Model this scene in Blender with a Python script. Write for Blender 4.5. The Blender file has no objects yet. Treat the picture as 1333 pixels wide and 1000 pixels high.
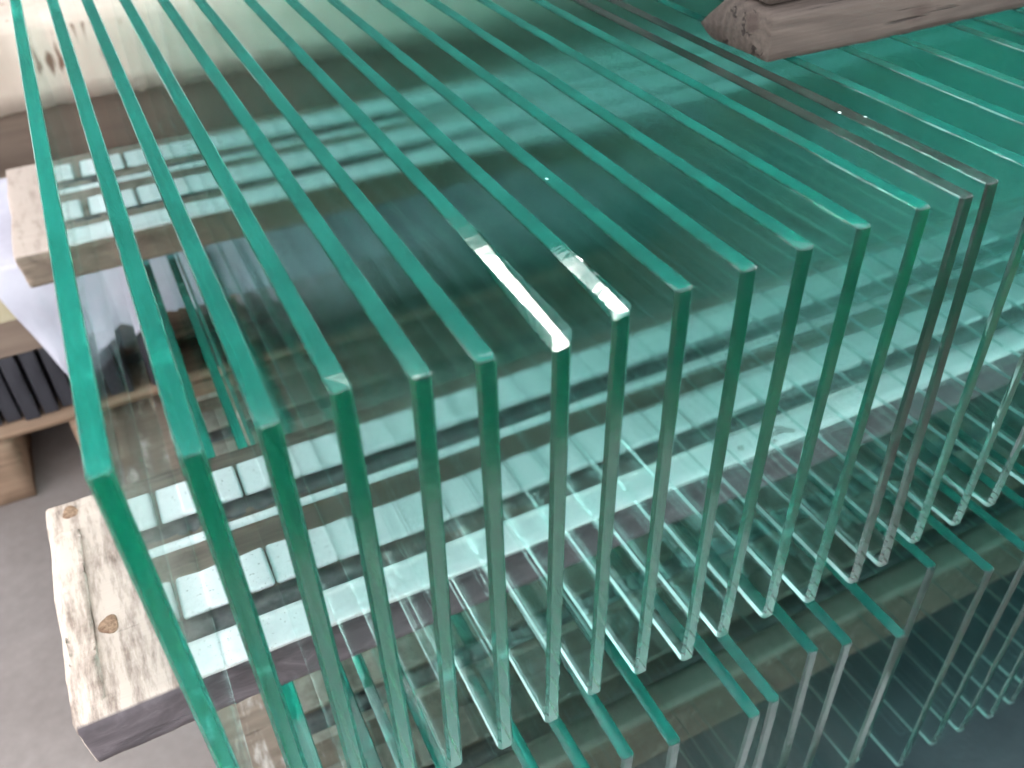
import bpy, bmesh, math, random
from mathutils import Vector, noise, Matrix
R = math.radians
S = 0.375                      # height of one glass sheet in metres; positions below are in sheet heights
C = bpy.context.scene.collection
sc = bpy.context.scene
rnd = random.Random(7)

# ---------------------------------------------------------------- camera
cam_d = bpy.data.cameras.new("camera")
cam = bpy.data.objects.new("camera", cam_d); C.objects.link(cam)
sc.camera = cam
cam.location = (0.12373372*S, -0.89405461*S, 1.72760081*S)
cam.rotation_euler = (R(51.21385447), R(1.55520478), R(-26.32021175))
cam_d.sensor_width = 36; cam_d.lens = 36*1166.349/1333
cam_d.clip_start = 0.01; cam_d.clip_end = 200
cam_d.dof.use_dof = True; cam_d.dof.focus_distance = 0.66; cam_d.dof.aperture_fstop = 6.5

# ---------------------------------------------------------------- world, sun, exposure
SUN_EL, SUN_AZ = R(50), R(15)      # azimuth measured like the sky texture's rotation
w = bpy.data.worlds.new("World"); sc.world = w; w.use_nodes = True
nt = w.node_tree; bg = nt.nodes["Background"]
sky = nt.nodes.new("ShaderNodeTexSky"); sky.sky_type = 'NISHITA'; sky.sun_disc = False
sky.sun_elevation = SUN_EL; sky.sun_rotation = SUN_AZ
sky.air_density = 1.0; sky.dust_density = 0.4; sky.ozone_density = 1.0
hs = nt.nodes.new("ShaderNodeHueSaturation"); hs.inputs['Saturation'].default_value = 0.12
nt.links.new(sky.outputs[0], hs.inputs['Color']); nt.links.new(hs.outputs[0], bg.inputs[0])
bg.inputs[1].default_value = 0.15
sl = bpy.data.lights.new("sun", 'SUN'); so = bpy.data.objects.new("sun", sl); C.objects.link(so)
sl.energy = 0.6; sl.angle = R(10); sl.color = (1.0, 0.95, 0.88)
sdir = Vector((math.sin(SUN_AZ)*math.cos(SUN_EL), math.cos(SUN_AZ)*math.cos(SUN_EL), math.sin(SUN_EL)))
so.rotation_euler = sdir.to_track_quat('Z', 'Y').to_euler(); so.location = sdir*5
sc.view_settings.view_transform = 'Standard'; sc.view_settings.look = 'None'
sc.view_settings.exposure = 2.6
cy = sc.cycles
cy.max_bounces = 150; cy.transmission_bounces = 150; cy.glossy_bounces = 150; cy.diffuse_bounces = 3
cy.use_adaptive_sampling = True; cy.adaptive_threshold = 0.06; cy.adaptive_min_samples = 20
cy.transparent_max_bounces = 16; cy.volume_bounces = 0
cy.sample_clamp_indirect = 6; cy.use_denoising = True; cy.blur_glossy = 0.3
cy.caustics_reflective = True; cy.caustics_refractive = True

# ---------------------------------------------------------------- helpers
def tag(o, label=None, cat=None, group=None, kind=None):
    if label: o['label'] = label
    if cat: o['category'] = cat
    if group: o['group'] = group
    if kind: o['kind'] = kind
    return o
def obj(name, bm, m, parent=None, smooth=False, mesh=None):
    if mesh is None:
        mesh = bpy.data.meshes.new(name); bm.normal_update(); bm.to_mesh(mesh); bm.free()
        if m: mesh.materials.append(m)
        if smooth:
            for p in mesh.polygons: p.use_smooth = True
    o = bpy.data.objects.new(name, mesh); C.objects.link(o)
    if parent: o.parent = parent
    return o
def empty(name, loc, label, cat, group=None):
    o = bpy.data.objects.new(name, None); C.objects.link(o); o.location = Vector(loc)*S
    o.empty_display_size = 0.02
    return tag(o, label, cat, group)
def loft(profile, x0, x1, step=0.03, amp=0.003, freq=9, seed=0, dens=0.025, chamf=0.0, endskew=0.0):
    """solid with the (y,z) profile run along x, its skin roughened; all in metres"""
    pts = []
    n = len(profile)
    for i in range(n):
        a = Vector(profile[i]); b = Vector(profile[(i+1) % n])
        k = max(1, int((b-a).length/dens))
        for j in range(k): pts.append(a.lerp(b, j/k))
    cen = sum(pts, Vector((0, 0)))/len(pts)
    nx = max(2, int((x1-x0)/step)); bm = bmesh.new(); rings = []
    xs = [x0+(x1-x0)*i/nx for i in range(nx+1)]
    if chamf: xs = [x0, x0+chamf] + xs[1:-1] + [x1-chamf, x1]
    for ix, x in enumerate(xs):
        ring = []
        sh = 1.0
        for p in pts:
            q = cen+(p-cen)*(1-(chamf*0.8/max(0.02, (p-cen).length) if chamf and ix in (0, len(xs)-1) else 0))
            v = Vector((x + endskew*(q.y-cen.y)*(1 if ix < 2 else 0), q.x, q.y))
            d = noise.noise_vector(Vector((v.x*freq*0.35+seed, v.y*freq, v.z*freq+seed*2.3)))*amp
            d += noise.noise_vector(v*freq*6+Vector((seed, 0, 0)))*amp*0.25
            ring.append(bm.verts.new(v+d))
        rings.append(ring)
    m = len(pts)
    for a, b in zip(rings, rings[1:]):
        for j in range(m): bm.faces.new((a[j], a[(j+1) % m], b[(j+1) % m], b[j]))
    for r_, flip in ((rings[0], False), (rings[-1], True)):
        c = sum((v.co for v in r_), Vector())/m; cv = bm.verts.new(c)
        for j in range(m):
            f = (cv, r_[(j+1) % m], r_[j])
            bm.faces.new(f if not flip else f[::-1])
    bmesh.ops.recalc_face_normals(bm, faces=bm.faces)
    return bm
def box(x0, x1, y0, y1, z0, z1, bev=0.0, seg=1):
    bm = bmesh.new(); bmesh.ops.create_cube(bm, size=1)
    for v in bm.verts:
        v.co = Vector((x0+(v.co.x+.5)*(x1-x0), y0+(v.co.y+.5)*(y1-y0), z0+(v.co.z+.5)*(z1-z0)))
    if bev: bmesh.ops.bevel(bm, geom=bm.edges[:], offset=bev, segments=seg, profile=.6, affect='EDGES')
    return bm

# ---------------------------------------------------------------- materials
class N:
    def __init__(s, name):
        s.m = bpy.data.materials.new(name); s.m.use_nodes = True; s.t = s.m.node_tree; s.t.nodes.clear()
        s.out = s.n('ShaderNodeOutputMaterial')
    def n(s, t, **k):
        nd = s.t.nodes.new(t)
        for a, b in k.items(): setattr(nd, a, b)
        return nd
    def l(s, a, b): s.t.links.new(a, b)
    def set(s, sock, v):
        if hasattr(v, 'is_output'): s.l(v, sock)
        else: sock.default_value = v
    def co(s): return s.n('ShaderNodeTexCoord').outputs['Object']
    def mapping(s, v, scale=(1, 1, 1), loc=(0, 0, 0)):
        q = s.n('ShaderNodeMapping'); s.l(v, q.inputs[0]); q.inputs['Scale'].default_value = scale; q.inputs['Location'].default_value = loc
        return q.outputs[0]
    def noise(s, v, scale, detail=4, rough=.55, dist=0):
        q = s.n('ShaderNodeTexNoise'); s.l(v, q.inputs['Vector']); q.inputs['Scale'].default_value = scale
        q.inputs['Detail'].default_value = detail; q.inputs['Roughness'].default_value = rough; q.inputs['Distortion'].default_value = dist
        return q.outputs['Fac']
    def ramp(s, f, stops):
        q = s.n('ShaderNodeValToRGB'); s.l(f, q.inputs[0]); e = q.color_ramp.elements
        e[0].position, e[0].color = stops[0][0], (*stops[0][1], 1); e[1].position, e[1].color = stops[-1][0], (*stops[-1][1], 1)
        for p, c in stops[1:-1]:
            k = e.new(p); k.color = (*c, 1)
        return q.outputs[0]
    def mix(s, f, a, b):
        q = s.n('ShaderNodeMix', data_type='RGBA'); s.set(q.inputs[0], f)
        for i, c in ((6, a), (7, b)):
            if isinstance(c, tuple): q.inputs[i].default_value = (*c[:3], 1)
            else: s.l(c, q.inputs[i])
        return q.outputs[2]
    def math(s, op, a, b=0.0, c=None):
        q = s.n('ShaderNodeMath', operation=op); s.set(q.inputs[0], a); s.set(q.inputs[1], b)
        if c is not None: s.set(q.inputs[2], c)
        return q.outputs[0]
    def bump(s, h, st=.5, d=.001):
        q = s.n('ShaderNodeBump'); q.inputs['Strength'].default_value = st; q.inputs['Distance'].default_value = d
        s.l(h, q.inputs['Height']); return q.outputs[0]
    def bsdf(s, col, rough=.8, nrm=None, spec=.3):
        q = s.n('ShaderNodeBsdfPrincipled'); s.l(q.outputs[0], s.out.inputs[0])
        if isinstance(col, tuple): q.inputs['Base Color'].default_value = (*col, 1)
        else: s.l(col, q.inputs['Base Color'])
        s.set(q.inputs['Roughness'], rough); q.inputs['Specular IOR Level'].default_value = spec
        if nrm: s.l(nrm, q.inputs['Normal'])
        return s.m
def mask(k, f, lo, hi):
    q = k.n('ShaderNodeMapRange', clamp=True); k.l(f, q.inputs[0]); q.inputs[1].default_value = lo; q.inputs[2].default_value = hi
    return q.outputs[0]

def glass_material(name, tint=(0.24, 0.905, 0.838), dens=8.8, skin=(0.012, 0.34, 0.27), skin_f=(.32, .06), tskin=(0.04, 0.50, 0.40)):
    k = N(name)
    at = k.n('ShaderNodeAttribute', attribute_name='ground_edge', attribute_type='GEOMETRY').outputs['Fac']
    co = k.co()
    edge = mask(k, at, 0.2, 0.6)          # 1 on cut edges and arrises
    arris = mask(k, at, 0.7, 0.95)        # 1 on the arrises only
    raw = k.math('MULTIPLY', edge, mask(k, at, 0.55, 0.50))    # 1 on the rough bottom and back edges
    face = k.math('SUBTRACT', 1.0, edge)
    fine = k.noise(k.mapping(co, (25, 900, 900)), 1.0, 3)
    blotch = k.noise(co, 22, 4, .6)
    rough_e = k.math('MULTIPLY_ADD', blotch, 0.16, 0.05)
    g = k.n('ShaderNodeBsdfGlass'); g.inputs['IOR'].default_value = 1.5
    g.inputs['Color'].default_value = (1, 1, 1, 1)
    k.l(k.math('MULTIPLY', edge, rough_e), g.inputs['Roughness'])
    wav = k.noise(co, 55, 3, .5)
    b = k.n('ShaderNodeBump'); b.inputs['Distance'].default_value = 0.0006; k.l(k.math('MULTIPLY', edge, 0.3), b.inputs['Strength']); k.l(wav, b.inputs['Height'])
    k.l(b.outputs[0], g.inputs['Normal'])
    # ground skin of the cut edges scatters a little light; specks where it is chipped
    sp = k.noise(co, 900, 2, .5)
    speck = k.math('MULTIPLY', mask(k, sp, 0.70, 0.76), mask(k, k.noise(co, 30, 2), .45, .65))
    d1 = k.n('ShaderNodeBsdfDiffuse'); k.l(k.mix(k.math('MAXIMUM', k.math('MAXIMUM', k.math('MULTIPLY', arris, .12), speck), k.math('MAXIMUM', face, raw)), skin, (0.80, 0.92, 0.89)), d1.inputs['Color'])
    tr = k.n('ShaderNodeBsdfTranslucent'); k.l(k.mix(raw, tskin, (0.85, 0.95, 0.93)), tr.inputs['Color'])
    sk = k.n('ShaderNodeMixShader'); k.l(k.math('MULTIPLY_ADD', raw, -0.02, 0.3), sk.inputs[0])
    k.l(d1.outputs[0], sk.inputs[1]); k.l(tr.outputs[0], sk.inputs[2])
    topw = k.math('MULTIPLY_ADD', k.math('MULTIPLY', mask(k, at, .59, .64), mask(k, at, .80, .70)), .76, .24)   # more green skin on the top edges than on the front ones
    f = k.math('MULTIPLY', k.math('MULTIPLY', edge, topw), k.math('ADD', k.math('MULTIPLY_ADD', blotch, skin_f[0], skin_f[1]), k.math('MULTIPLY', arris, k.math('MULTIPLY', fine, 0.12))))
    f = k.math('MAXIMUM', f, k.math('MULTIPLY', edge, k.math('MULTIPLY', speck, 0.5)))
    f = k.math('ADD', f, k.math('MULTIPLY', raw, 0.9))
    smear = k.math('MULTIPLY', mask(k, k.noise(k.mapping(co, (9, 5, 12)), 1, 6, .75, .6), .58, .8), .012)
    dust = k.math('MULTIPLY', mask(k, k.noise(co, 1300, 1, .5), .75, .79), .12)
    f = k.math('ADD', f, k.math('MULTIPLY', face, k.math('ADD', smear, dust)))
    ms = k.n('ShaderNodeMixShader'); k.l(f, ms.inputs[0]); k.l(g.outputs[0], ms.inputs[1]); k.l(sk.outputs[0], ms.inputs[2])
    k.l(ms.outputs[0], k.out.inputs[0])
    va = k.n('ShaderNodeVolumeAbsorption'); va.inputs['Color'].default_value = (*tint, 1); va.inputs['Density'].default_value = dens
    k.l(va.outputs[0], k.out.inputs['Volume'])
    return k.m

def wood_material(name, light, dark, knot=(0.16, 0.10, 0.06), axis=(0.0, 0.0), ring=55, white=0.0, whitecol=(0.75, 0.70, 0.64), endx=None, seed=0.0, ringw=.06, front=None, crk=.70):
    k = N(name); co = k.co()
    p = k.mapping(co, (1, 1, 1), (seed, -axis[0], -axis[1]))
    warp = k.n('ShaderNodeTexNoise'); k.l(k.mapping(p, (1.5, 6, 6)), warp.inputs['Vector']); warp.inputs['Scale'].default_value = 1.6; warp.inputs['Detail'].default_value = 3
    va = k.n('ShaderNodeVectorMath', operation='MULTIPLY_ADD'); k.l(warp.outputs['Color'], va.inputs[0]); va.inputs[1].default_value = (0.05, 0.05, 0.05); k.l(p, va.inputs[2])
    sx = k.n('ShaderNodeSeparateXYZ'); k.l(va.outputs[0], sx.inputs[0])
    r = k.math('SQRT', k.math('ADD', k.math('POWER', sx.outputs[1], 2), k.math('POWER', sx.outputs[2], 2)))
    ringv = k.math('SINE', k.math('MULTIPLY', r, ring*6.283))
    grain = k.noise(k.mapping(p, (12, 260, 260)), 1, 4, .6)
    blot = k.noise(k.mapping(p, (5, 16, 16)), 1, 5, .6)
    f = k.math('ADD', k.math('MULTIPLY_ADD', ringv, ringw, 0.15), k.math('ADD', k.math('MULTIPLY', grain, 0.45), k.math('MULTIPLY', blot, 0.5)))
    col = k.ramp(f, [(0.35, dark), (0.62, tuple((a+b)/2 for a, b in zip(light, dark))), (0.9, light)])
    vo = k.n('ShaderNodeTexVoronoi', feature='F1'); k.l(k.mapping(p, (9, 16, 16)), vo.inputs['Vector']); vo.inputs['Scale'].default_value = 1.0
    kn = mask(k, vo.outputs['Distance'], 0.20, 0.10)
    col = k.mix(k.math('MULTIPLY', kn, .8), col, knot)
    crack = k.noise(k.mapping(p, (6, 120, 120), (3, 1, 2)), 1, 2, .5)
    cm = mask(k, crack, crk, crk+.04)
    col = k.mix(k.math('MULTIPLY', cm, .7), col, tuple(c*.25 for c in dark))
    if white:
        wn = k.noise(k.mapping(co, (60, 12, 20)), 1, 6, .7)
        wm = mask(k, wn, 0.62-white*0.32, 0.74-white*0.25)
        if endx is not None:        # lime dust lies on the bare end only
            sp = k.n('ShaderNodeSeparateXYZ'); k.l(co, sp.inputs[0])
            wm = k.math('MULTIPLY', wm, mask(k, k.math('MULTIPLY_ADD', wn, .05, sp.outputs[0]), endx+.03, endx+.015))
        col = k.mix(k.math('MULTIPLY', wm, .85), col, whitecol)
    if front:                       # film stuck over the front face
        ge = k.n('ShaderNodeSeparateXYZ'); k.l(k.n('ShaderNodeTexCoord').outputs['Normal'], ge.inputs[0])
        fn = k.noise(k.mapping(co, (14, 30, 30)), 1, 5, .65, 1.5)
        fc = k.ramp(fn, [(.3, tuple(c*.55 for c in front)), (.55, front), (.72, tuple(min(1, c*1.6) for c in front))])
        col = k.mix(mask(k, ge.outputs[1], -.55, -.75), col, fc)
    h = k.math('ADD', k.math('MULTIPLY', grain, .6), k.math('ADD', k.math('MULTIPLY', ringv, .15), k.math('MULTIPLY', cm, -1.2)))
    return k.bsdf(col, k.math('MULTIPLY_ADD', blot, .25, .6), k.bump(h, .7, .0016), .25)

M = {}
M['glass'] = glass_material('green_float_glass')
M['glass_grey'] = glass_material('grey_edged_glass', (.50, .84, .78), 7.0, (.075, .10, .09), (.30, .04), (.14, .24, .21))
M['glass_low'] = glass_material('pale_edged_glass', skin=(.012, .30, .24), skin_f=(.30, .08), tskin=(.04, .45, .37))  # edge skin a touch darker than on the upper sheets
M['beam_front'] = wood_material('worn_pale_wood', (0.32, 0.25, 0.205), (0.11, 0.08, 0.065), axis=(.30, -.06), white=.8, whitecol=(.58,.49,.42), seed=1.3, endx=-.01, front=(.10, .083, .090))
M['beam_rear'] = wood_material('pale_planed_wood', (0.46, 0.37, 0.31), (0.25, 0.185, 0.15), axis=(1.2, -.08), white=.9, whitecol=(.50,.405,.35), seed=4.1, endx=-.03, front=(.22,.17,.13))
M['beam_grey'] = wood_material('weathered_grey_wood', (0.115, 0.09, 0.075), (0.028, 0.021, 0.018), knot=(.05, .034, .028), axis=(.30, .408), ring=110, ringw=.05, crk=.64, seed=2.0)
M['beam_low'] = wood_material('beige_rough_wood', (0.34, 0.27, 0.21), (0.14, 0.105, 0.08), axis=(.30, -.48), white=.2, seed=7.7)
M['pallet'] = wood_material('orange_pallet_wood', (0.36, 0.24, 0.165), (0.15, 0.095, 0.062), axis=(1.1, -.5), seed=5.0)
k = N('brown_knot'); n1 = k.noise(k.co(), 260, 3, .6, 1.0); M['knot'] = k.bsdf(k.ramp(n1, [(.3, (.13, .075, .045)), (.7, (.36, .24, .16))]), .8)
k = N('white_foam'); co = k.co(); n1 = k.noise(co, 160, 4, .6); n2 = k.noise(co, 420, 2)
M['foam'] = k.bsdf(k.mix(mask(k, n2, .66, .72), k.ramp(n1, [(.3, (.86, .86, .86)), (.7, (.93, .93, .93))]), (.35, .33, .30)), .75, k.bump(n1, .4, .001))
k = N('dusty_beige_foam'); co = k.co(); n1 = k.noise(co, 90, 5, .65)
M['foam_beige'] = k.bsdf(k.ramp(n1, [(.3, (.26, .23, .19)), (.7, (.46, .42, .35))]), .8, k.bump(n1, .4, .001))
k = N('black_rubber'); n1 = k.noise(k.co(), 80, 4); M['rubber'] = k.bsdf(k.ramp(n1, [(.3, (.05, .052, .052)), (.75, (.16, .16, .155))]), .55, k.bump(n1, .2, .001))
k = N('steel_screw'); M['steel'] = k.bsdf((.45, .43, .40), .35); k.t.nodes['Principled BSDF'].inputs['Metallic'].default_value = .9
k = N('concrete_floor'); co = k.co(); n1 = k.noise(co, 1.7, 6, .6); n2 = k.noise(co, 60, 3)
M['floor'] = k.bsdf(k.ramp(k.math('ADD', k.math('MULTIPLY', n1, .8), k.math('MULTIPLY', n2, .2)), [(.32, (.19, .16, .147)), (.68, (.32, .28, .262))]), .7, k.bump(n2, .2, .001))
k = N('cream_wrap'); co = k.co(); n1 = k.noise(k.mapping(co, (9, 9, 3)), 1, 5, .6); n2 = k.noise(k.mapping(co, (34, 34, 9)), 1, 2, .5)
M['wrap'] = k.bsdf(k.mix(mask(k, n2, .645, .69), k.ramp(n1, [(.3, (.42, .33, .27)), (.7, (.58, .49, .41))]), (.16, .09, .06)), .8, k.bump(n1, .4, .003))
k = N('brown_cardboard'); co = k.co(); n1 = k.noise(k.mapping(co, (4, 4, 40)), 1, 4)
M['card'] = k.bsdf(k.ramp(n1, [(.3, (.17, .122, .095)), (.7, (.25, .185, .145))]), .85)
k = N('cream_lid'); n1 = k.noise(k.co(), 14, 4); M['lid'] = k.bsdf(k.ramp(n1, [(.3, (.40, .34, .22)), (.7, (.50, .44, .31))]), .7)
k = N('lavender_plastic_sheet'); co = k.co(); n1 = k.noise(co, 8, 4, .6)
M['sheet'] = k.bsdf(k.ramp(n1, [(.3, (.38, .37, .44)), (.7, (.54, .53, .60))]), .45, k.bump(n1, .6, .006), .5)
k = N('dark_slab'); co = k.co(); n1 = k.noise(k.mapping(co, (30, 30, 6)), 1, 4)
M['slab'] = k.bsdf(k.ramp(n1, [(.3, (.022, .022, .028)), (.75, (.07, .068, .08))]), .4)

# ---------------------------------------------------------------- floor
bm = bmesh.new(); bmesh.ops.create_grid(bm, x_segments=2, y_segments=2, size=40)
for v in bm.verts: v.co.z = -1.452*S
tag(obj('floor', bm, M['floor']), 'grey brown concrete floor under the glass racks', None, None, 'structure')

# unseen wall added behind the racks: dim top dulls edge reflections, white base bounces light
k = N('dim_painted_wall'); n1 = k.noise(k.co(), .8, 4)
M['wall'] = k.bsdf(k.ramp(n1, [(.3, (.045, .047, .047)), (.7, (.08, .08, .08))]), .8)
k = N('white_painted_wall'); n1 = k.noise(k.co(), .8, 4)
M['wall_white'] = k.bsdf(k.ramp(n1, [(.3, (.76, .76, .75)), (.7, (.86, .86, .85))]), .8)
tag(obj('hall_wall_base', box(-12*S, 34*S, 14.4*S, 15.0*S, -1.452*S, 2.2*S), M['wall_white']), 'white painted lower part of the hall wall', None, None, 'structure')
tag(obj('hall_wall', box(-12*S, 34*S, 14.45*S, 15.05*S, 2.2*S, 16.0*S), M['wall']), 'dim grey hall wall far behind the glass racks', None, None, 'structure')

# ---------------------------------------------------------------- glass sheets
L, T = 3.75, 0.0320
def sheet_mesh(dxb, dyb, yaw, height=1.0, length=L, seed=0, twist=None):
    """origin at the top front corner's foot: x=0,y=0 is the top front, z 0..height; returns bmesh in metres"""
    bm = box(-T/2, T/2, 0, length, 0, height, 0.0)
    up_ = [e for e in bm.edges if abs(e.verts[0].co.z-e.verts[1].co.z) > .5*height]
    bmesh.ops.bevel(bm, geom=up_, offset=0.0058, segments=1, affect='EDGES')
    lv = [e for e in bm.edges if abs(e.verts[0].co.z-e.verts[1].co.z) < .001]
    bmesh.ops.bevel(bm, geom=lv, offset=0.0024, segments=1, affect='EDGES')
    lay = bm.faces.layers.float.new('ground_edge')
    bm.normal_update()
    for f in bm.faces:
        n = f.normal; a = max(abs(n.x), abs(n.y), abs(n.z))
        f[lay] = 0.0 if abs(n.x) > .99 else (1.0 if a < .99 else (0.45 if n.z < -.9 or n.y > .9 else (0.65 if n.z > .9 else .585)))
    if twist:                       # hand-ground top near the corner: the face leans to the left there
        reach, ang = twist
        for j in range(1, 13):
            yy = reach*j/12
            bmesh.ops.bisect_plane(bm, geom=bm.verts[:]+bm.edges[:]+bm.faces[:], plane_co=(0, yy, 0), plane_no=(0, 1, 0))
        for v in bm.verts:
            if v.co.z > height-.002 and v.co.y < reach:
                q = v.co.y/reach
                a = ang*(1-q**2.2)*(1+.25*math.sin(q*9+seed))
                v.co.z += (v.co.x - T/2)*math.tan(R(a)) - .062*(reach-v.co.y)*min(1, (reach-v.co.y)/reach*2)
    rr = random.Random(seed*13+5)   # ground by hand: the arrises wander a little
    for _ in range(16):
        bmesh.ops.bisect_plane(bm, geom=bm.verts[:]+bm.edges[:]+bm.faces[:], plane_co=(0, rr.uniform(.01, 1)**2*2.4, 0), plane_no=(0, 1, 0))
    for _ in range(12):
        bmesh.ops.bisect_plane(bm, geom=bm.verts[:]+bm.edges[:]+bm.faces[:], plane_co=(0, 0, rr.uniform(.02, .98)*height), plane_no=(0, 0, 1))
    for v in bm.verts:
        if abs(v.co.x) > T/2-.0005:                 # outer arris line, on the big face
            if v.co.z > height-.009: v.co.z += rr.uniform(-.0008, .0008)
            if v.co.y < .009: v.co.y += rr.uniform(-.0008, .0008)
        if v.co.z > height-.006 and v.co.y < .008: # nibbled corner
            v.co.z -= rr.uniform(0, .0016); v.co.y += rr.uniform(0, .0012)
    for v in bm.verts:
        t = 1-v.co.z/height
        v.co.x += dxb*t + yaw*v.co.y
        v.co.y += dyb*t
        v.co *= S
    return bm

UP = [  # top x, top y, bottom dx, bottom dy, yaw
 (0.006, -.002, 0, 0, .0065), (.109, -.017, -.004, .004, .004), (.205, -.007, -.003, 0, .0014), (.306, .014, -.008, -.006, 0), (.409, -.008, -.019, .010, -.0025),
 (.499, -.017, -.001, .009, -.0015), (.620, -.010, -.010, .011, .001), (.725, .002, -.004, .013, 0), (.831, .001, .005, .012, -.0017), (.949, 0, -.004, -.005, 0),
 (1.066, .008, -.015, 0, .001), (1.191, .014, -.018, -.011, 0), (1.322, .016, -.034, -.024, -.0016), (1.416, .010, .001, -.022, 0), (1.493, .026, .022, -.031, .003),
 (1.606, .010, .032, .003, 0), (1.758, .0, .013, .009, 0), (1.914, .0, -.014, .015, 0), (2.099, .01, -.05, 0, 0), (2.188, 0, -.01, .01, 0), (2.330, 0, -.02, 0, 0),
 (2.45, 0, 0, 0, 0), (2.58, .01, 0, 0, 0), (2.70, 0, 0, 0, 0), (2.83, 0, 0, 0, 0), (2.96, .01, 0, 0, 0), (3.08, 0, 0, 0, 0), (3.22, 0, 0, 0, 0)]
nm = ['first', 'second', 'third', 'fourth', 'fifth', 'sixth', 'seventh', 'eighth', 'ninth', 'tenth', 'eleventh', 'twelfth', 'thirteenth', 'fourteenth',
      'fifteenth', 'sixteenth', 'seventeenth', 'eighteenth', 'nineteenth', 'twentieth', 'twenty-first', 'twenty-second', 'twenty-third', 'twenty-fourth',
      'twenty-fifth', 'twenty-sixth', 'twenty-seventh', 'twenty-eighth', 'twenty-ninth', 'thirtieth']
special = {0: 'leftmost upright green glass sheet, only floor and wood to its left',
 6: 'upper rack glass sheet with the longest white glint on its top edge',
 7: 'upper rack glass sheet with a short white glint, right of the longest one',
 13: 'upper rack glass sheet whose top corner touches the grey tipped sheet right of it',
 14: 'glass sheet with the grey chipped top corner, right one of the touching pair',
 1: 'second green glass sheet from the left, its top corner broad and flat',
 2: 'third green glass sheet from the left with a small chip at its top corner'}
for i, (x, y, dx, dy, yaw) in enumerate(UP):
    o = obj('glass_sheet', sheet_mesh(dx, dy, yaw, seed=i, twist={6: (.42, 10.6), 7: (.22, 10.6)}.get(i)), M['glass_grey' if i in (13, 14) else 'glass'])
    o.location = (x*S, y*S, 0.0012)
    tag(o, special.get(i, '%s upright green glass sheet from the left in the upper rack' % nm[i]), 'glass sheet', 'glass sheets standing in the upper rack')
LOW = [.135, .255, .39, .56, .66, .762, .872, 1.072, 1.136, 1.304, 1.393, 1.524, 1.755, 1.877, 2.02, 2.15, 2.27, 2.41, 2.53, 2.66, 2.80, 2.93, 3.06, 3.2, 3.33]
ly = {6: -.09, 7: -.119, 8: -.109, 9: -.045, 10: -.066, 11: -.11, 12: .013, 13: -.065}
for i, x in enumerate(LOW):
    o = obj('glass_sheet', sheet_mesh(rnd.uniform(-.02, .03), rnd.uniform(-.02, .02), rnd.uniform(-.004, .004), seed=40+i), M['glass_low'])
    o.location = (x*S, ly.get(i, -.07)*S, -1.155*S)
    tag(o, '%s glass sheet from the left in the darker lower rack, below the upper sheets' % nm[i], 'glass sheet', 'glass sheets standing in the lower rack')

# ---------------------------------------------------------------- timber beams with their padding
def rail(root, xs, y0, y1, z, h, mat, name='foam_block', x_end=3.3, yj=.006):
    """padding blocks, one in each gap between neighbouring sheets"""
    proto = {}
    for a, b in zip(xs, xs[1:]):
        g = b-a-T
        if g < 0.03: continue
        wdt = g-0.005
        key = round(wdt, 2)
        if key not in proto:
            bm = box(-wdt/2*S, wdt/2*S, y0*S, y1*S, 0, h*S, 0.0038, 3)
            for v in bm.verts: v.co += noise.noise_vector(v.co*160+Vector((key*50, 0, 0)))*0.0009
            m_ = bpy.data.meshes.new(name); bm.to_mesh(m_); bm.free(); m_.materials.append(mat)
            for p in m_.polygons: p.use_smooth = True
            proto[key] = m_
        o = obj(name, None, None, root, mesh=proto[key])
        o.location = ((a+b)/2*S, rnd.uniform(-yj, yj)*S, z*S)
def strip(root, name, x0, x1, y0, y1, z0, z1, mat, seed=0, amp=.0012):
    return obj(name, loft([(y0*S, z0*S), (y1*S, z0*S), (y1*S, z1*S), (y0*S, z1*S)], x0*S, x1*S, .02, amp, 30, seed, .01), mat, root, True)
def screw(root, x, y, z):
    bm = bmesh.new(); bmesh.ops.create_cone(bm, cap_ends=True, segments=20, radius1=.0042, radius2=.0036, depth=.0016)
    top = [f for f in bm.faces if f.normal.z > .9]
    bmesh.ops.inset_region(bm, faces=top, thickness=.0014, depth=-.0008)
    o = obj('screw', bm, M['steel'], root); o.location = (x*S, y*S, z*S+.0008)
def beam(name, x0, x1, y0, y1, z0, z1, wood, label, seed, foam, xs, rear=False):
    root = empty(name, (x0, (y0+y1)/2, z0), label, 'wooden beam')
    inv = Vector(root.location)
    r = .010
    prof = [(y0*S+.002, z0*S), (y1*S, z0*S), (y1*S, z1*S-.004), (y1*S-.004, z1*S), (y0*S+.006, z1*S), (y0*S, z1*S-.007)]
    ch = [obj('timber', loft(prof, x0*S, x1*S, .008, .0030, 16, seed, .006, .0025, -.06), wood, root, True)]
    w_ = y1-y0
    f = lambda t: y0+w_*t
    zt = z1+.004
    xa = xs[0]-.0
    # back channel: foam teeth, dark rubber floor, white lip
    rail(root, xs, f(.71), f(.88), zt-.012, .026, foam)
    strip(root, 'rubber_strip', xa, x1, f(.60), f(.705), z1-.010, z1+.003, M['rubber'], seed)
    strip(root, 'foam_lip', xa, x1, f(.555), f(.595), z1-.010, z1+.008, foam, seed+1)
    # front channel
    rail(root, xs, f(.25), f(.42), zt-.012, .026, foam)
    strip(root, 'rubber_strip', xa, x1, f(.15), f(.245), z1-.010, z1+.003, M['rubber'], seed+2)
    strip(root, 'foam_lip', xa, x1, f(.012), f(.145), z1-.010, z1+.008, foam, seed+3)
    for c in root.children: c.location -= inv
    return root
ux = [u[0]+u[2] for u in UP]
front = beam('wooden_beam', -.30, 3.6, .45, 1.18, -.148, -.006, M['beam_front'], 'worn pale timber under the front of the upper glass sheets, its knotty end sticking out at the lower left', 3, M['foam'], ux)
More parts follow.
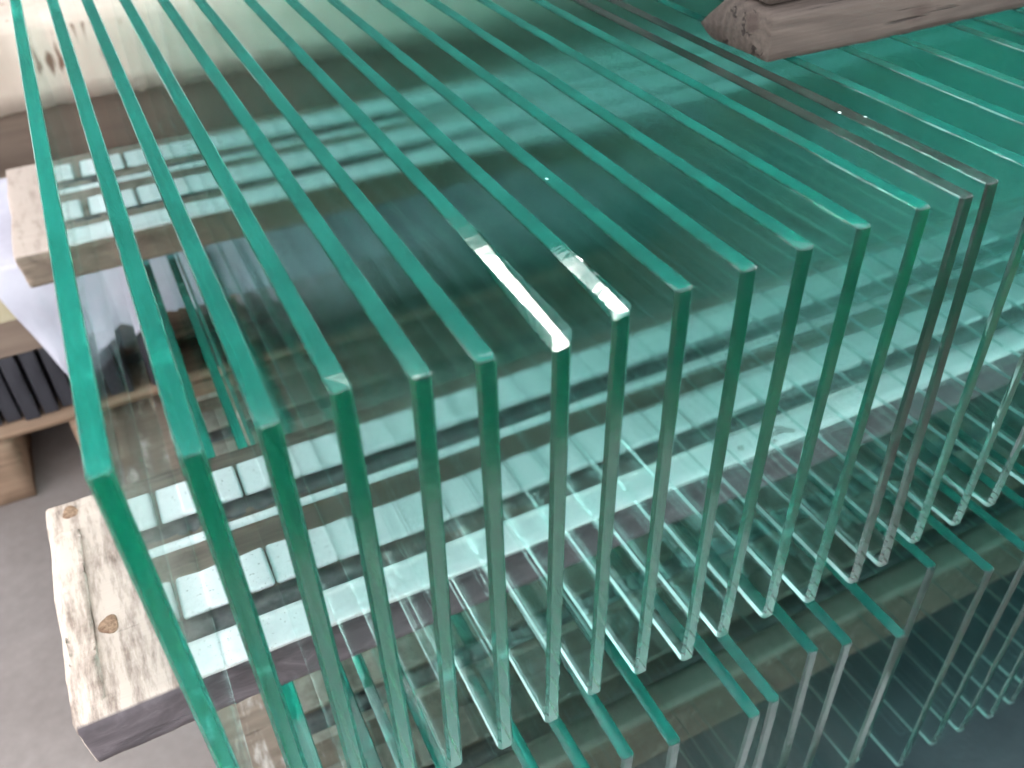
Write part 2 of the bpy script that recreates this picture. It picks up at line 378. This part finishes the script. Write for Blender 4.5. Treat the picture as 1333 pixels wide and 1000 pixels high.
rear = beam('wooden_beam', -.305, 3.6, 2.66, 3.55, -.148, -.006, M['beam_rear'], 'pale pinkish timber under the back of the upper glass sheets, its end showing at the upper left', 9, M['foam'], ux)
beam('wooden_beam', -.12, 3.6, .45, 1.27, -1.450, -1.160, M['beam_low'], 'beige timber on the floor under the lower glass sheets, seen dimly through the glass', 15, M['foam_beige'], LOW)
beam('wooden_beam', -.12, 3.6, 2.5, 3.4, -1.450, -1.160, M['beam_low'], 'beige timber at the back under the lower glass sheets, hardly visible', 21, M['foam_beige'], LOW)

# packs and dark floor patch added to set the tones around the glass
k = N('dark_tarpaulin'); co = k.co(); n1 = k.noise(co, 6, 5, .6)
M['tarp'] = k.bsdf(k.ramp(n1, [(.3, (.018, .035, .04)), (.75, (.045, .075, .08))]), .55, k.bump(n1, .6, .01))
def add_pack(name, x0, x1, y0, y1, z0, z1, label, cat, mat, seed):
    bm = loft([(y0*S, z0*S), (y1*S, z0*S), (y1*S, z1*S), (y0*S, z1*S)], x0*S, x1*S, .04, .012, 7, seed, .04, .02)
    tag(obj(name, bm, mat, None, True), label, cat)
k = N('grey_tarpaulin'); co = k.co(); n1 = k.noise(co, 6, 5, .6)
M['tarp2'] = k.bsdf(k.ramp(n1, [(.3, (.34, .36, .34)), (.75, (.52, .55, .52))]), .6, k.bump(n1, .6, .01))
k = N('green_tarpaulin'); co = k.co(); n1 = k.noise(co, 6, 5, .6)
M['tarp3'] = k.bsdf(k.ramp(n1, [(.3, (.03, .10, .08)), (.75, (.06, .17, .135))]), .6, k.bump(n1, .6, .01))
add_pack('covered_pack', 3.78, 5.6, -.2, 6.0, -1.42, 1.0, 'green tarpaulin covered pack beyond the right end of the racks, seen only through the glass', 'package', M['tarp3'], 71)  # added; its dark green deepens the tone seen through the glass
add_pack('covered_pack', 1.35, 3.6, 4.75, 6.2, -1.42, .42, 'pale covered pack behind the racks right of the brown pack, seen through the glass', 'package', M['tarp2'], 77)  # added to hide bare floor and set the tone behind the glass
bm = box(1.1*S, 5.5*S, -.35*S, 2.2*S, -1.4505*S, -1.44*S, .0008)  # dark patch added in place of shade on the floor
tag(obj('rubber_mat', bm, M['tarp']), 'dark rubber mat on the floor beneath the racks, lower right', 'mat')

def screws(root, pts, z):
    for x, y in pts:
        n_ = len(root.children); screw(root, x, y, z)
        c = [c for c in root.children if c.name.startswith('screw')][-1]; c.location = Vector((x*S, y*S, z*S+.0008))-root.location
screws(front, ((1.864, .786), (2.051, .803), (2.287, .826)), -.002)
screws(rear, ((-.011, 2.92), (.214, 2.928)), -.002)
for x, y, r_ in ((-.245, 1.13, .0075), (-.197, .70, .0085), (-.27, .60, .0075)):
    bm = bmesh.new(); bmesh.ops.create_uvsphere(bm, u_segments=20, v_segments=8, radius=1)
    for v in bm.verts:
        d_ = 1+.12*math.sin(math.atan2(v.co.y, v.co.x)*3+x*40)
        v.co = Vector((v.co.x*r_*d_, v.co.y*r_*1.25*d_, v.co.z*.0011))
    o = obj('knot', bm, M['knot'], front, True); o.location = Vector((x*S, y*S, -.0020))-front.location
pr = [(.475*S, -.006), (1.07*S, -.006), (1.05*S, .0018), (.90*S, .0035), (.60*S, .004), (.50*S, .0016)]
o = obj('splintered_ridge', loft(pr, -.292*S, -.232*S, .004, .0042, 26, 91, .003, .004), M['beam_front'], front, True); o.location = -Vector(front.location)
def chip(x, y, z, r, label, seed):
    rr = random.Random(seed); bm = bmesh.new()
    for _ in range(10):
        bm.verts.new(Vector((rr.uniform(-1, 1)*r, rr.uniform(-1, 1)*r*1.3, rr.uniform(0, .7)*r)))
    bmesh.ops.convex_hull(bm, input=bm.verts[:])
    o = tag(obj('glass_chip', bm, M['chip']), label, 'glass chip'); o.location = (x*S, y*S, z*S)
k = N('crushed_glass'); M['chip'] = k.bsdf((.78, .88, .84), .3, None, .6)
chip(.823, .422, 1.0022, .0011, 'white glass chip lying on the top edge of the ninth sheet', 1)
chip(1.478, .393, 1.0022, .0014, 'left one of two white specks on the top of the fifteenth sheet', 2)
chip(1.507, .351, 1.0022, .0013, 'right one of two white specks on the top of the fifteenth sheet', 3)

k = N('pale_card'); n1 = k.noise(k.co(), 7, 5, .6); M['pale_card'] = k.bsdf(k.ramp(n1, [(.3, (.50, .50, .46)), (.7, (.72, .71, .67))]), .8)
for i in range(4):  # pale sheets added to bounce light up into the dark middle
    o = tag(obj('cardboard_sheet', box((-.05+i*.93)*S, (.85+i*.93)*S, 1.32*S, 2.45*S, -1.449*S, -1.438*S, .001), M['pale_card']),
        '%s pale cardboard sheet on the floor between the lower timbers, dim through the glass' % ('leftmost', 'second', 'third', 'rightmost')[i], 'cardboard sheet', 'cardboard sheets under the racks')
k = N('white_dust_sheet'); co = k.co(); n1 = k.noise(co, 5, 5, .6); M['dust_sheet'] = k.bsdf(k.ramp(n1, [(.3, (.78, .78, .77)), (.7, (.86, .86, .85))]), .7, k.bump(n1, .6, .01))
tag(obj('dust_sheet', box(.1*S, 2.3*S, -2.0*S, -.40*S, -1.447*S, -1.436*S, .001), M['dust_sheet']), 'white dust sheet on the aisle floor in front of the racks, out of the picture', 'dust sheet')  # added unseen reflector, brightens the lower ends of the glass edges
add_pack('covered_pack', -3.0, 6.0, -6.0, -2.15, -1.42, -.35, 'dark covered pack across the aisle in front of the racks, out of the picture', 'package', M['tarp'], 93)  # added unseen blocker, darkens what the upper front edges mirror
# weathered block lying across the tops of the sheets, with a board on it
root = empty('wooden_block', (1.53, .81, 1.0), 'weathered grey timber with ringed end grain lying across the tops of the sheets', 'wooden block')
prof = [(.69*S, 1.005*S), (.90*S, 1.005*S), (.95*S, 1.03*S), (.865*S, 1.104*S), (.80*S, 1.110*S), (.69*S, 1.107*S)]
o = obj('timber', loft(prof, 1.53*S, 4.2*S, .010, .0022, 22, 31, .006, .002), M['beam_grey'], root, True)
o.location = -Vector(root.location)
root = empty('wooden_board', (1.55, .9, 1.113), 'grey board stacked on the weathered timber at the upper right', 'wooden board')
prof = [(.735*S, 1.116*S), (1.2*S, 1.116*S), (1.2*S, 1.26*S), (.735*S, 1.26*S)]
o = obj('timber', loft(prof, 1.55*S, 4.2*S, .015, .0018, 22, 41, .012, .003), M['beam_grey'], root, True)
o.location = -Vector(root.location)

add_pack('covered_pack', 2.35, 4.2, .76, 2.4, 1.268, 2.1, 'covered load carried by the grey board above the glass sheets, out of the picture', 'package', M['tarp'], 83)  # added unseen load, keeps sky light off the right-hand sheets
# ---------------------------------------------------------------- things behind, left
# pack under a cream wrap at the far left
root = empty('wrapped_pack', (-.3, 5, -1.45), 'brown pack under a cream cover with dark slits behind the racks, upper left', 'package')
o = obj('box_body', box(-1.5*S, 3.0*S, 4.68*S, 6.2*S, -1.449*S, .30*S, .004), M['card'], root); o.location = -Vector(root.location)
bm = bmesh.new(); nx = 120; rows = []
for i in range(nx+1):
    x = -1.55+4.6*i/nx
    e = -.125+.05*noise.noise(Vector((x*3, 0, 5)))+.015*noise.noise(Vector((x*11, 1, 5)))
    r_ = []
    for (y, z) in ((6.2, .345), (5.4, .35), (4.72, .352), (4.63, .335), (4.60, .28), (4.60, .15), (4.60, 0), (4.60, e), (4.64, e), (4.64, .29), (4.74, .31), (6.2, .31)):
        d = noise.noise_vector(Vector((x*4, y*4, z*4)))*.018
        r_.append(bm.verts.new(Vector((x, y+d.y*(1 if y < 4.8 else .3), z+(d.z if y > 4.65 else 0)))*S))
    rows.append(r_)
for a, b in zip(rows, rows[1:]):
    for j in range(len(a)): bm.faces.new((a[j], a[(j+1) % len(a)], b[(j+1) % len(a)], b[j]))
bm.faces.new(rows[0]); bm.faces.new(rows[-1][::-1]); bmesh.ops.recalc_face_normals(bm, faces=bm.faces)
o = obj('cover', bm, M['wrap'], root, True); o.location = -Vector(root.location)

# pallet with dark slabs, carton and plastic sheet
root = empty('pallet', (0, 3.3, -1.45), 'rough orange brown wooden pallet on the floor at the far left', 'pallet')
inv = -Vector(root.location)
for j, y in enumerate((3.0, 3.42, 3.86, 4.3)):
    pr = [(y*S, -1.055*S), ((y+.26)*S, -1.055*S), ((y+.26)*S, -1.008*S), (y*S, -1.008*S)]
    o = obj('deck_board', loft(pr, -1.35*S, .30*S, .02, .0015, 20, 50+j, .02), M['pallet'], root, True); o.location = inv
for j, x in enumerate((-1.3, -.86, -.42, .12)):
    o = obj('bearer', loft([(3.02*S, -1.45*S), (4.5*S, -1.45*S), (4.5*S, -1.06*S), (3.02*S, -1.06*S)], x*S, (x+.17)*S, .02, .0025, 20, 60+j, .03), M['pallet'], root, True); o.location = inv
k_ = 0
protom = None
for i in range(16):
    x = -1.25+i*.083
    if protom is None:
        bm = box(0, .066*S, 3.03*S, 4.2*S, -1.004*S, -.645*S, .0015)
        protom = bpy.data.meshes.new('dark_slab'); bm.to_mesh(protom); bm.free(); protom.materials.append(M['slab'])
    o = obj('dark_slab', None, None, None, mesh=protom); o.location = (x*S, rnd.uniform(-.02, .02)*S, 0)
    tag(o, 'upright black slab packed among others on the pallet behind the rack, far left', 'slab', 'black slabs standing on the pallet')
root = empty('carton', (-.8, 3.4, -.64), 'carton with a cream lid and brown side on the black slabs, left edge', 'carton')
inv = -Vector(root.location)
o = obj('box_body', box(-1.3*S, -.33*S, 3.02*S, 4.0*S, -.64*S, -.42*S, .002), M['card'], root); o.location = inv
o = obj('lid', box(-1.33*S, -.31*S, 2.99*S, 4.02*S, -.45*S, -.225*S, .003, 2), M['lid'], root); o.location = inv
bm = bmesh.new(); gx, gy = 90, 48; vs = []
for i in range(gx+1):
    col = []
    for j in range(gy+1):
        t = j/gy; f_ = max(0, (t-.5)*2)                 # first half lies on the carton, second half hangs in front
        xl = -1.05 + .56*max(0, min(1, (t-.44)/.08)) + .17*f_
        x = xl+(.55-xl)*i/gx
        y = 3.95-.97*min(1, t/.5) - .03*math.sin(min(1, f_*3)*1.57)
        z = -.212 - f_*(.56-.20*max(0, min(1, (x+.2)*3))) + (.010 if t < .5 else 0)
        y += (.006+.05*f_)*(noise.noise(Vector((x*7, z*2, 0)))-.25) + .012*f_*noise.noise(Vector((x*22, z*9, 3)))
        z += .006*noise.noise(Vector((x*9, y*9, 1))) + (.02*f_*noise.noise(Vector((x*8, 2, 1))))
        col.append(bm.verts.new(Vector((x, y, z))*S))
    vs.append(col)
for i in range(gx):
    for j in range(gy): bm.faces.new((vs[i][j], vs[i+1][j], vs[i+1][j+1], vs[i][j+1]))
bmesh.ops.recalc_face_normals(bm, faces=bm.faces); bmesh.ops.solidify(bm, geom=bm.faces[:], thickness=.0012)
tag(obj('plastic_sheet', bm, M['sheet'], None, True), 'crumpled pale lavender plastic sheet hanging below the back timber at the left', 'plastic sheet')
